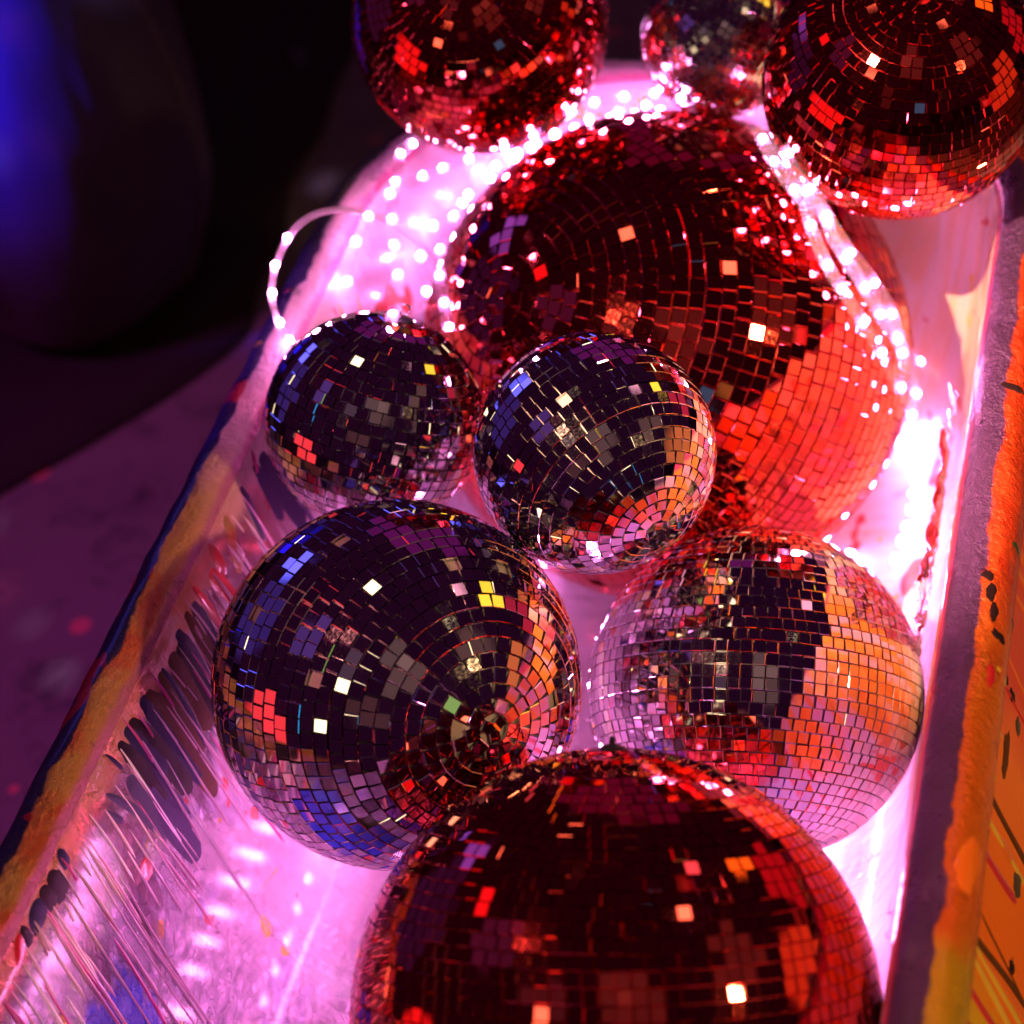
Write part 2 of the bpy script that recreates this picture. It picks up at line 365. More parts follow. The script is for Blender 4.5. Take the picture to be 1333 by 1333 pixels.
for p in (inner, rim, outer):
    p.data.validate()

# profile walk: t metres down from the rim's inner edge (or round the rim and down the outer wall)
def walker(prof):
    acc = [0.0]
    for a, b in zip(prof, prof[1:]): acc.append(acc[-1] + math.hypot(b[0]-a[0], b[1]-a[1]))
    def f(t):
        t = min(max(t, 0.0), acc[-1]-1e-6); i = int(np.searchsorted(acc, t, 'right'))-1
        k = (t-acc[i])/(acc[i+1]-acc[i]); a, b = prof[i], prof[i+1]
        dx, dz = b[0]-a[0], b[1]-a[1]; l = math.hypot(dx, dz)
        return a[0]+dx*k, a[1]+dz*k, dx/l, dz/l
    return f, acc[-1]
W_IN, LEN_IN = walker(P_IN); W_OUT, LEN_OUT = walker(P_RIM[3:] + P_OUT[1:])
def wall_point(side, y, t, lift=0.0, w=None, inward=True):
    o, z, do, dz = (w or W_IN)(t)
    no, nz = (dz, -do) if inward else (-dz, do)       # normal of the profile
    if inward and no > 0 or (not inward and no < 0 and False): no, nz = -no, -nz
    if not inward:
        no, nz = (-dz, do)
        if no < 0 and z < -0.05: no, nz = -no, -nz
        elif z >= -0.05 and nz < 0 and no < 0: no, nz = -no, -nz
    return Vector((CX + side*(HW + o + no*lift), y, RIM + z + nz*lift))
_gy = np.linspace(0.3, 1.6, 261)
def on_wall(side, u, v, w=None, length=None):
    w = w or W_IN; length = length or LEN_IN
    best = None
    gt = np.linspace(0, length, 160)
    P = np.array([[(CX+side*(HW+w(t)[0])), 0, RIM+w(t)[1]] for t in gt])
    PP = np.repeat(P[None], len(_gy), 0).copy(); PP[:, :, 1] = _gy[:, None]
    q = project(PP.reshape(-1, 3)); d = ((q-np.array([u, v]))**2).sum(1); i = int(d.argmin())
    return float(_gy[i//len(gt)]), float(gt[i % len(gt)])
def drip(side, y, t0, t1, width, thick, mat, parent, wob=0.004, w=None, inward=True, fat=0.0, name='paint_drip', seed=0.0, dy=0.0):
    V, Fc = [], []; n = max(6, int((t1-t0)/0.012)); K = 5
    for i in range(n+1):
        k = i/n; t = t0 + (t1-t0)*k
        e = math.sin(min(1, k*n/3.0)*math.pi/2)**0.6 if i < 3 else 1.0
        e *= math.sqrt(max(0.02, 1-((k-0.86)/0.14)**2)) if k > 0.86 else 1.0
        ww = width*0.5*e*(1 + 0.22*noise.noise(Vector((y*31+seed, t*22, 3.3))) + fat*max(0, k-0.6))
        yy = y + dy*k + wob*noise.noise(Vector((y*17+seed, t*9, 1.1)))
        for j in range(K):
            s = -1 + 2*j/(K-1)
            V.append(wall_point(side, yy+ww*s, t, -0.0006 + thick*max(0.05, e)*(1-s*s)**0.5 if abs(s) < 1 else -0.0006, w, inward) - Vector((CX, CY, 0)))
    for i in range(n):
        for j in range(K-1):
            f = (i*K+j, i*K+j+1, (i+1)*K+j+1, (i+1)*K+j)
            Fc.append(f if side < 0 else f[::-1])
    return mesh(name, V, Fc, mat, parent)
PAINT = {
 'navy': mat_simple('navy_gloss_paint', (0.022, 0.018, 0.075), 0.5, 0, 0.0, 60, 0.3),
 'slate': mat_simple('slate_violet_paint', (0.07, 0.05, 0.14), 0.5, 0, 0.0, 60, 0.3),
 'umber': mat_simple('umber_paint', (0.10, 0.035, 0.012), 0.5, 0, 0.0, 60, 0.3),
 'olive': mat_simple('olive_orange_paint', (0.36, 0.17, 0.02), 0.3, 0, 0.4, 60, 0.3),
 'pink': mat_simple('pink_paint', (0.86, 0.58, 0.70), 0.22, 0, 0.6, 50, 0.2),
 'red': mat_simple('red_paint', (0.62, 0.02, 0.03), 0.22, 0, 0.6, 50, 0.2),
 'orange': mat_simple('orange_paint', (0.80, 0.17, 0.01), 0.3, 0, 0.5, 50, 0.2),
 'yellow': mat_simple('yellow_paint', (0.75, 0.48, 0.03), 0.3, 0, 0.5, 50, 0.2),
 'green': mat_simple('dark_green_paint', (0.02, 0.045, 0.015), 0.3, 0, 0.5, 50, 0.2),
 'black': mat_simple('black_paint', (0.018, 0.008, 0.012), 0.5, 0, 0.0, 50, 0.2),
 'magenta': mat_simple('magenta_paint', (0.62, 0.06, 0.26), 0.25, 0, 0.5, 50, 0.2),
 'rose': mat_simple('rose_paint', (0.78, 0.36, 0.52), 0.22, 0, 0.6, 50, 0.2),
 'white': mat_simple('white_paint', (0.82, 0.72, 0.80), 0.2, 0, 0.6, 50, 0.2),
 'grey': mat_simple('grey_olive_paint', (0.07, 0.055, 0.035), 0.3, 0, 0.5, 50, 0.2),
}
MPP = 0.00057     # metres per photo pixel at the rim's distance
def drip_px(side, p0, p1, wpx, thick, col, wk=1.0, **kw):
    y0, t0 = on_wall(side, *p0); y1, t1 = on_wall(side, *p1)
    if t1 < t0 + 0.02: t1 = t0 + 0.02
    return drip(side, y0, t0, t1, wpx*MPP*wk, thick, PAINT[col], inner, dy=(y1-y0), seed=random.random()*9, **kw)
# dark fingers of paint hanging from the left rim
for p0, p1, w_, c in [((287, 610), (350, 715), 26, 'slate'), ((306, 587), (388, 705), 24, 'navy'), ((330, 592), (402, 690), 22, 'navy'), ((350, 600), (410, 680), 18, 'slate'),
                      ((268, 655), (322, 745), 26, 'olive'), ((258, 700), (300, 770), 18, 'red'), ((240, 760), (300, 850), 22, 'red'), ((262, 735), (310, 800), 24, 'red'),  # the red ones put a red glow on the wall into colour
                      ((228, 795), (290, 905), 22, 'umber'), ((214, 815), (285, 930), 20, 'navy'), ((205, 850), (285, 960), 22, 'umber'), ((190, 862), (275, 985), 18, 'navy'), ((236, 775), (285, 860), 18, 'navy'),
                      ((162, 888), (262, 1010), 26, 'navy'), ((153, 925), (240, 1020), 20, 'black'), ((143, 940), (225, 1020), 18, 'navy'), ((134, 955), (215, 1040), 18, 'black'), ((130, 975), (160, 1010), 9, 'navy'),
                      ((178, 900), (285, 1040), 20, 'umber'), ((222, 830), (290, 950), 26, 'black'), ((200, 870), (285, 1000), 26, 'umber'), ((246, 770), (300, 880), 24, 'umber'), ((128, 1022), (220, 1100), 20, 'slate'), ((150, 1010), (240, 1095), 22, 'slate'), ((170, 1000), (255, 1085), 22, 'slate'), ((190, 995), (262, 1070), 20, 'slate'),
                      ((135, 1048), (160, 1070), 16, 'slate'), ((68, 1100), (80, 1125), 12, 'navy'), ((64, 1128), (90, 1160), 20, 'black'), ((40, 1150), (75, 1180), 20, 'black'), ((12, 1162), (50, 1200), 28, 'navy'), ((4, 1190), (35, 1225), 24, 'black'), ((-5, 1215), (30, 1250), 24, 'red'),
                      ((300, 570), (330, 610), 10, 'magenta'), ((178, 1118), (194, 1137), 16, 'red'), ((340, 1190), (356, 1220), 14, 'yellow')]:
    ex = random.uniform(0.75, 1.35); p1 = (p0[0]+(p1[0]-p0[0])*ex, p0[1]+(p1[1]-p0[1])*ex); p0 = (p0[0]+random.uniform(-3, 9), p0[1]+random.uniform(-6, 8))
    drip_px(-1, p0, p1, w_, 0.0014, c, wk=random.choice([1.0, 1.5, 2.0, 2.5]), wob=0.010)
# thin raised pink runs between them
for k in range(95):
    f = k/94.0
    u0 = -30 + f*330 + random.uniform(-14, 14); v0 = 1300 - f*655 + random.uniform(-25, 25)
    sh = random.choice([0, 0, 10, 30, 70]); u0 += sh; v0 += sh*0.9
    ln = random.choice([40, 80, 130, 190, 260, 330])*random.uniform(0.8, 1.1)*(1.15-0.45*f)
    drip_px(-1, (u0+14, v0+10), (u0+14+ln*0.62, v0+10+ln*0.92), random.uniform(2.0, 6.5), random.uniform(0.0014, 0.0030), random.choice(['pink', 'pink', 'pink', 'rose', 'white', 'magenta']), fat=random.uniform(0, 0.6), wob=0.003)
# runs on the right inner wall, far end
for (p0, p1, w_, c) in [((1196, 285), (1222, 420), 18, 'magenta'), ((1215, 280), (1232, 440), 10, 'pink'), ((1250, 265), (1250, 400), 12, 'yellow'), ((1165, 290), (1195, 430), 10, 'orange'), ((1275, 300), (1255, 430), 9, 'pink'),
                        ((1190, 1165), (1150, 1190), 12, 'red'), ((1192, 1185), (1150, 1215), 22, 'orange')]:
    drip_px(1, p0, p1, w_, 0.0012, c)
# runs on the left inner wall near the head
for (p0, p1, w_, c) in [((436, 388), (450, 420), 8, 'yellow'), ((430, 395), (440, 420), 6, 'red'), ((462, 372), (472, 410), 10, 'yellow'), ((486, 380), (494, 412), 7, 'orange')]:
    drip_px(-1, p0, p1, w_, 0.0010, c)
# marks on the outer wall at the right: splats and runs
def splat(u, v, ru, rv, col, name='paint_splat', ang=0.0):
    y, t = on_wall(1, u, v, W_OUT, LEN_OUT)
    V, Fc = [], []; K, Rr = 36, 4; sd = random.random()*50
    def pt(a, r):
        k = (1 + 0.40*noise.noise(Vector((math.cos(a)*1.5+sd, math.sin(a)*1.5, sd))) + 0.22*noise.noise(Vector((math.cos(a)*4+sd, math.sin(a)*4, sd))))*r
        x, z = math.cos(a)*ru*k, math.sin(a)*rv*k
        x, z = x*math.cos(ang)-z*math.sin(ang), x*math.sin(ang)+z*math.cos(ang)
        return wall_point(1, y - z*MPP, t + x*MPP, -0.0004 + 0.0011*math.sqrt(max(0, 1-r*r)), W_OUT, False) - Vector((CX, CY, 0))
    V.append(pt(0, 0))
    for i in range(1, Rr+1):
        for j in range(K): V.append(pt(2*math.pi*j/K, i/Rr))
    for j in range(K): Fc.append((0, 1+j, 1+(j+1) % K))
    for i in range(Rr-1):
        for j in range(K): Fc.append((1+i*K+j, 1+(i+1)*K+j, 1+(i+1)*K+(j+1) % K, 1+i*K+(j+1) % K))
    return mesh(name, V, Fc, PAINT[col], outer)
for a in [(1315, 505, 22, 8, 'black'), (1325, 714, 14, 8, 'green'), (1283, 748, 9, 9, 'black'), (1288, 770, 9, 16, 'black'), (1294, 795, 8, 16, 'black'), (1300, 828, 14, 9, 'black'), (1318, 822, 26, 10, 'green'),
          (1300, 865, 24, 12, 'red'), (1290, 878, 8, 18, 'red'), (1310, 880, 14, 10, 'black'), (1316, 905, 14, 12, 'black'), (1295, 930, 12, 40, 'umber'), (1310, 985, 12, 45, 'umber'), (1325, 945, 10, 16, 'grey'),
          (1275, 1090, 30, 26, 'orange'), (1262, 1140, 24, 50, 'orange'), (1268, 1208, 30, 10, 'black'), (1310, 1110, 34, 12, 'orange'), (1322, 1150, 16, 22, 'grey'), (1318, 1260, 10, 14, 'black'), (1330, 600, 14, 18, 'red')]:
    splat(*a[:4], a[4])

for k in range(34):                         # thin runs of paint down the outer wall
    yy = random.uniform(0.55, 1.55); t0 = random.uniform(0.03, 0.10)
    drip(1, yy, t0, t0 + random.uniform(0.06, 0.26), random.uniform(0.003, 0.012), 0.0012, PAINT[random.choice(['red', 'orange', 'yellow', 'red', 'umber'])], outer, w=W_OUT, inward=False, fat=0.5, seed=k*3.1, dy=random.uniform(-0.02, 0.02))

# ------------------------------------------------------------------ mirror balls
def sphere_at(u, v, rpx, R):
    d = ray(u, v); k = np.linalg.norm(d); return CAM + d/k*(F_PX*R/rpx*k**1.5)
BALLS = {}
def tile_mesh(name, mat):
    a, b, c = 0.5, 0.455, 0.5
    V = [(-a, -a, 0), (a, -a, 0), (a, a, 0), (-a, a, 0), (-a, -a, .8), (a, -a, .8), (a, a, .8), (-a, a, .8), (-b, -b, 1), (b, -b, 1), (b, b, 1), (-b, b, 1)]
    Fc = [(8, 9, 10, 11)] + [(i, (i+1) % 4, 4+(i+1) % 4, 4+i) for i in range(4)] + [(4+i, 4+(i+1) % 4, 8+(i+1) % 4, 8+i) for i in range(4)]
    me = bpy.data.meshes.new(name); me.from_pydata(V, [], Fc); me.materials.append(mat); me.update(); return me, np.array(V), Fc
TM = {'silver': tile_mesh('mirror_tile', TILE_SILVER), 'red': tile_mesh('mirror_tile', TILE_RED), 'dull': tile_mesh('mirror_tile', TILE_DULL)}
SPEC = [  # key, centre and radius in the photo, real radius, colour, pole in the photo (dx, dy in radii, towards viewer?), tile pitch px
 ('TL', 625, 30, 170, .1157, 'red', (-.15, -.30, 1), 12.5, 'red mirror ball on the head rim, left of the other balls at the back', None),
 ('TS', 937, 50, 104, .0705, 'dull', (-.60, -.42, 1), 9.5, 'smallest silver mirror ball, on the head rim between two red balls', None),
 ('TR', 1172, 105, 183, .1140, 'red', (.12, -.58, 1), 14.0, 'red mirror ball at the far right, above the right rim', None),
 ('BIG', 866, 465, 318, .2250, 'red', (-.63, -.22, 1), 19.0, 'largest red mirror ball in the middle of the heap, wrapped by light strips', None),
 ('SL', 487, 548, 143, .0900, 'silver', (.26, -.92, 1), 15.5, 'small silver mirror ball next to the left rim, below the looped light strip', None),
 ('SC', 774, 590, 158, .0938, 'silver', (.50, .62, 1), 15.5, 'small silver mirror ball in front of the largest red ball', None),
 ('ML', 517, 890, 241, .1395, 'silver', (.49, .23, 1), 18.8, 'large silver mirror ball against the dripping left wall', None),
 ('MR', 982, 902, 219, .1375, 'silver', (.06, -.98, -1), 15.2, 'large silver mirror ball by the right wall, behind the front red ball', None),
 ('BT', 801, 1320, 350, .176, 'red', (.0, -.98, 1), 19.5, 'red mirror ball nearest the viewer, at the bottom edge', None),
]
for s in SPEC:
    BALLS[s[0]] = (sphere_at(s[1], s[2], s[3], s[4]), s[4])
def occluded(P, key):
    d = P - CAM; dist = np.linalg.norm(d, axis=1); d = d/dist[:, None]; hid = np.zeros(len(P), bool)
    for k, (c, R) in BALLS.items():
        if k == key: continue
        oc = CAM - c; b = d@oc; disc = b*b - (oc@oc - R*R)
        t = -b - np.sqrt(np.maximum(disc, 0)); hid |= (disc > 0) & (t > 0) & (t < dist)
    return hid
def make_ball(key, u, v, rpx, R, kind, pole, pitch_px, label, _):
    c, _r = BALLS[key]
    rng = random.Random(hash(key) % 1000 if False else sum(map(ord, key))*13)
    root = thing('mirror_ball', Vector(c), label, 'mirror ball', 'mirror balls heaped in the bathtub')
    # pole axis from the photograph, in the ball's own view frame
    f = Vector(c - CAM).normalized(); rt = (right - f*right.dot(f)).normalized(); u_ = rt.cross(f)
    px, py, sg = pole; w = sg*math.sqrt(max(0.0, 1-px*px-py*py))
    ax = (rt*px + u_*(-py) - f*w).normalized()
    e1 = ax.orthogonal().normalized(); e2 = ax.cross(e1)
    p = pitch_px*R/rpx; thick = 0.0022; Rc = R - thick
    nrow = max(6, round(math.pi*R/p)); tiles = []
    for i in range(nrow):
        th = (i+0.5)*math.pi/nrow; circ = 2*math.pi*R*math.sin(th); n = max(3, int(circ/p)); ph = rng.random()*6.28
        ww = min(p, circ/n)*(0.94 if n > 7 else 0.74); hh = math.pi*R/nrow*(0.94 if n > 7 else 0.80)
        rowtilt = rng.gauss(0, 0.012)
        for j in range(n):
            a = ph + 2*math.pi*(j + rng.gauss(0, 0.02))/n
            if rng.random() < 0.004: continue
            nrm = (e1*math.cos(a) + e2*math.sin(a))*math.sin(th) + ax*math.cos(th)
            tx = (e2*math.cos(a) - e1*math.sin(a)); ty = nrm.cross(tx)
            # hand-set tiles: slight tilt and twist
            q = Matrix.Rotation(rng.gauss(0, 0.011), 3, tx) @ Matrix.Rotation(rng.gauss(0, 0.012), 3, ty) @ Matrix.Rotation(rng.gauss(0, 0.014), 3, nrm)
            q = Matrix.Rotation(rowtilt, 3, tx) @ q
            X, Y, Z = q @ tx, q @ ty, q @ nrm
            sc = 1 + rng.gauss(0, 0.012)
            half = 0.5*math.hypot(ww, hh)
            pos = nrm*(math.sqrt(max(R*R-half*half*0.5, 0)) - thick + rng.gauss(0, 0.00012))
            tiles.append((pos, X*ww*sc, Y*hh*sc, Z*thick, nrm))
    P = np.array([t[0] for t in tiles]) + c; Nn = np.array([t[4] for t in tiles])
    tocam = CAM - P; dd = np.linalg.norm(tocam, axis=1); facing = (Nn*tocam).sum(1)/dd
    px_ = project(P); vis = (facing > 0.03) & ~occluded(P, key) & (px_ > -15).all(1) & (px_ < 1348).all(1)
    score = np.where(vis, facing/dd**2, -1+facing*1e-3)
    order = np.argsort(-score); single = set(order[:300].tolist())
    me, TV, TF = TM[kind]
    V, Fc = [], []
    for i, (pos, X, Y, Z, nrm) in enumerate(tiles):
        m = Matrix(((X.x, Y.x, Z.x, pos.x), (X.y, Y.y, Z.y, pos.y), (X.z, Y.z, Z.z, pos.z), (0, 0, 0, 1)))
        if i in single:
            o = bpy.data.objects.new('mirror_tile', me); COL.objects.link(o); o.parent = root; o.matrix_basis = m
        else:
            b0 = len(V)
            V.extend(tuple(m @ Vector(q)) for q in TV); Fc.extend(tuple(b0+k for k in f_) for f_ in TF)
    if V:
        o = mesh('tile_coat', V, Fc, {'silver': TILE_SILVER, 'red': TILE_RED, 'dull': TILE_DULL}[kind], root, smooth=False); o['kind'] = 'stuff'
    bm = bmesh.new(); bmesh.ops.create_icosphere(bm, subdivisions=4, radius=Rc*0.992)
    cm = bpy.data.meshes.new('ball_core'); bm.to_mesh(cm); bm.free()
    link_mesh('ball_core', cm, CORE_RED if kind == 'red' else CORE_SILVER, root, True)
    # hanger: round cap with a wire eye, at the hanging pole
    hang = ax if key in ('SL', 'BT', 'MR', 'TL', 'BIG') and sg*w >= 0 and key in ('SL', 'BT') else -ax
    if key in ('SL', 'BT', 'ML', 'SC', 'LO', 'MR'):
        rc = min(0.014, R*0.12)*(0.6 if key == 'BT' else 0.8)
        h1 = hang.orthogonal().normalized(); h2 = hang.cross(h1); V, Fc = [], []; K = 20
        prof = [(rc*1.15, R-0.005), (rc*1.15, R-0.0005), (rc*0.95, R+0.0015), (rc*0.3, R+0.003), (0.0005, R+0.0031)]
        for (r_, h_) in prof:
            for k in range(K): V.append(h1*(r_*math.cos(6.2832*k/K)) + h2*(r_*math.sin(6.2832*k/K)) + hang*h_)
        for i in range(len(prof)-1):
            for k in range(K): Fc.append((i*K+k, i*K+(k+1) % K, (i+1)*K+(k+1) % K, (i+1)*K+k))
        cap = mesh('hanger_cap', V, Fc, BLACK_PLASTIC, root)
        rr = rc*(0.30 if key == 'BT' else 0.55); V, Fc = tube_mesh([hang*(R+0.0022+rr+rr*math.sin(6.2832*k/20)) + h1*(rr*math.cos(6.2832*k/20)) for k in range(20)], 0.0011, 6, True)
        mesh('hanger_ring', V, Fc, BLACK_PLASTIC if key == 'BT' else STEEL, cap)
    return root
for s in SPEC: make_ball(*s)

# ------------------------------------------------------------------ LED light strips
def led_mat(power, name):
    m = bpy.data.materials.new(name); m.use_nodes = True; nt = m.node_tree
    nt.nodes.remove(nt.nodes['Principled BSDF']); e = N(nt, 'ShaderNodeEmission')
    e.inputs['Color'].default_value = (1.0, 0.26, 0.76, 1); e.inputs['Strength'].default_value = power
    L(nt, e.outputs[0], nt.nodes['Material Output'].inputs['Surface']); return m
def strip_mat(alpha, name):
    m, nt, b = nodes(name)
    tc = N(nt, 'ShaderNodeTexCoord').outputs['Object']
    c = mixc(nt, noise_tex(nt, tc, 90, 3), (0.85, 0.62, 0.80), (0.90, 0.80, 0.88)); L(nt, c, b.inputs['Base Color'])
    b.inputs['Roughness'].default_value = 0.18; b.inputs['Alpha'].default_value = alpha; b.inputs['Coat Weight'].default_value = 0.5
    return m
LED_M, STRIP_M = led_mat(185.0, 'led_glow'), strip_mat(0.07, 'clear_silicone')
LOOP_M = strip_mat(0.45, 'milky_silicone')
COPPER = mat_simple('copper_pad', (0.55, 0.30, 0.2), 0.35, 0.8)
bm = bmesh.new(); bmesh.ops.create_icosphere(bm, subdivisions=1, radius=1.0)
for v in bm.verts: v.co.z *= 0.6
LED_ME = bpy.data.meshes.new('led'); bm.to_mesh(LED_ME); bm.free(); LED_ME.materials.append(LED_M)
LED_FLOOR = LED_ME.copy(); LED_FLOOR.name = 'led'; LED_FLOOR.materials[0] = led_mat(105.0, 'led_glow_strong')
LED_ME.polygons.foreach_set('use_smooth', [True]*len(LED_ME.polygons))
def hit_dist(u, v):
    d = ray(u, v); d = d/np.linalg.norm(d); best = 9.0
    for k, (c, R) in BALLS.items():
        oc = CAM - c; b = d@oc; disc = b*b - (oc@oc-R*R)
        if disc > 0: best = min(best, -b-math.sqrt(disc))
    t = (RIM - 0.365 - CAM[2])/d[2]; best = min(best, t)
    for side in (-1, 1):                      # the leaning side walls, as planes
        A = Vector((CX+side*(HW-0.006), 0, RIM-0.004)); n = Vector((-side*0.235, 0, 0.07)).normalized()
        den = Vector(d).dot(n)
        if den < -1e-4:
            q = (A-Vector(CAM)).dot(n)/den
            if q > 0.3: best = min(best, q)
    n = Vector((0, -0.235, 0.07)).normalized(); A = Vector((0, CY+HL, RIM)); den = Vector(d).dot(n)
    if den < -1e-4:
        q = (A-Vector(CAM)).dot(n)/den
        if q > 0.3: best = min(best, q)
    return best
def strip(label, pts, gap=0.034, off=0.012, width=0.011, led_r=0.0036, depth=None, phase=0.4, led_mesh=None, tape_mat=None):
    """pts: points in the tub (world), the LED side faces up/out of the heap"""
    path = smooth_path(pts, 14)
    root = thing('led_light_strip', path[0], label, 'light strip', 'light strips woven round the balls')
    o0 = Vector(path[0]); n = len(path); V, Fc = [], []; fr = []
    toward = [(Vector(CAM) - p).normalized() for p in path]
    for i, p in enumerate(path):
        t = (path[min(i+1, n-1)] - path[max(i-1, 0)]).normalized()
        nn = toward[i]*0.6 + Vector((0, 0, 0.5)) + Vector((noise.noise(p*9), noise.noise(p*9+Vector((5, 0, 0))), 0))*0.7
        nn = (nn - t*nn.dot(t)).normalized(); s = t.cross(nn); fr.append((t, nn, s))
        for a, b in ((-1, -0.0012), (1, -0.0012), (1, 0.0012), (-1, 0.0012)):
            V.append(p - o0 + s*(a*width*0.5) + nn*b)
    for i in range(n-1):
        for k in range(4): Fc.append((i*4+k, i*4+(k+1) % 4, i*4+4+(k+1) % 4, i*4+4+k))
    Fc.append((3, 2, 1, 0)); Fc.append(tuple((n-1)*4+k for k in range(4)))
    tape = mesh('tape', V, Fc, tape_mat or STRIP_M, root, smooth=False)
    run = 0.0; nxt = gap*phase
    for i in range(1, n):
        run += (path[i]-path[i-1]).length
        if run >= nxt:
            t, nn, s = fr[i]; p = path[i] - o0 + nn*0.0020
            m = Matrix(((s.x, t.x, nn.x, p.x), (s.y, t.y, nn.y, p.y), (s.z, t.z, nn.z, p.z), (0, 0, 0, 1))) @ Matrix.Diagonal((led_r, led_r, led_r, 1))
            o = bpy.data.objects.new('led', led_mesh or LED_ME); COL.objects.link(o); o.parent = root; o.matrix_basis = m
            nxt += gap*random.uniform(0.72, 1.28)
    return root
def strip_px(label, px, off=0.014, **kw):
    ds = [hit_dist(u, v) - off for u, v in px]
    # relax the depths so that the tape bridges from ball to wall
    for _ in range(2):
        ds = [ds[0]] + [min(ds[i], 0.5*ds[i] + 0.25*(ds[i-1]+ds[i+1])) for i in range(1, len(ds)-1)] + [ds[-1]]
    for i in range(1, len(ds)): ds[i] = min(ds[i], ds[i-1] + 0.018)
    for i in range(len(ds)-2, -1, -1): ds[i] = min(ds[i], ds[i+1] + 0.018)
    P = []
    for (u, v), t in zip(px, ds):
        d = ray(u, v); P.append(Vector(CAM + d/np.linalg.norm(d)*t))
    return strip(label, P, **kw)
strip_px('light strip down the right of the largest red ball, hugging its mirror tiles', [(985, 165), (1003, 203), (1020, 230), (1047, 266), (1057, 299), (1077, 345), (1103, 388), (1128, 428), (1150, 464), (1168, 497), (1184, 530), (1189, 562)])
strip_px('light strip at the right wall that bends away towards the right rim', [(1005, 178), (1030, 222), (1073, 280), (1082, 306), (1107, 346), (1132, 386), (1154, 424), (1177, 453), (1200, 474), (1222, 490)], phase=0.8)
strip_px('short middle light strip between two others at the right wall', [(1020, 190), (1060, 255), (1102, 322), (1128, 355), (1149, 385), (1165, 420), (1180, 480), (1195, 520)], phase=0.2)
strip_px('light strip along the upper left of the largest red ball', [(905, 140), (880, 128), (842, 138), (800, 148), (752, 160), (718, 176), (682, 196), (650, 214), (622, 240), (596, 275), (578, 310), (572, 347), (578, 392), (585, 430)])
strip_px('light strip under the left red ball on the head rim', [(860, 122), (800, 128), (755, 140), (715, 165), (688, 182), (650, 196), (618, 206), (590, 215), (560, 226), (530, 240), (495, 262), (470, 300), (455, 345), (450, 390)], phase=0.15)
strip_px('light strip hanging straight down by the left end of the head rim', [(555, 186), (535, 188), (522, 200), (516, 230), (511, 268), (512, 310), (518, 355), (514, 400), (508, 420)], phase=0.6)
strip_px('light strip crossing the bright left wall beside the largest red ball', [(690, 192), (645, 228), (600, 268), (560, 300), (548, 340), (556, 380), (552, 410)], phase=0.5)
loop = []
for (u, v, z) in [(578, 350, -0.02), (552, 322, 0.01), (500, 285, 0.045), (440, 273, 0.06), (392, 290, 0.065), (362, 336, 0.06), (354, 386, 0.05), (368, 432, 0.025), (392, 462, -0.02)]:
    loop.append(at(u, v, z))
strip('light strip in a wide loop above the left rim', loop, gap=0.030, width=0.0055, phase=6.0, tape_mat=LOOP_M)
# strips lying on the tub floor under the heap; they make the walls glow
def floor_strip(label, pts, **kw): strip(label, [Vector((x, y, RIM + z)) for x, y, z in pts], led_mesh=LED_FLOOR, **kw)
floor_strip('light strip on the tub floor under the large left silver ball', [(-0.56, 0.80, -0.358), (-0.55, 0.95, -0.358), (-0.56, 1.1, -0.358), (-0.58, 1.25, -0.358), (-0.60, 1.42, -0.358)], gap=0.034, led_r=0.006)
floor_strip('light strip on the tub floor at the near end of the tub', [(-0.64, 0.30, -0.352), (-0.56, 0.33, -0.358), (-0.45, 0.34, -0.358), (-0.33, 0.36, -0.358), (-0.25, 0.40, -0.356)], gap=0.028, led_r=0.006)
floor_strip('light strip on the tub floor along the foot of the right wall', [(-0.29, 0.80, -0.357), (-0.28, 0.90, -0.357), (-0.27, 1.00, -0.357), (-0.265, 1.10, -0.357), (-0.28, 1.25, -0.357), (-0.28, 1.45, -0.357)], gap=0.012, led_r=0.006)
floor_strip('light strip on the tub floor glowing in the gap between the two large silver balls', [(-0.40, 0.72, -0.358), (-0.40, 0.88, -0.358), (-0.41, 1.00, -0.358), (-0.36, 1.12, -0.358)], gap=0.012, led_r=0.006)
floor_strip('added light strip low in the far right corner, brightening the far wall', [(-0.235, 1.42, -0.34), (-0.225, 1.50, -0.335), (-0.235, 1.57, -0.33), (-0.28, 1.62, -0.33)], gap=0.020, led_r=0.005)  # strip added to light the far right wall from inside
floor_strip('added light strip across the head end wall, brightening the head end', [(-0.62, 1.64, -0.03), (-0.54, 1.695, -0.025), (-0.43, 1.712, -0.02), (-0.33, 1.70, -0.025), (-0.25, 1.66, -0.03)], gap=0.026, led_r=0.0040)  # strip added to whiten the glow at the head end

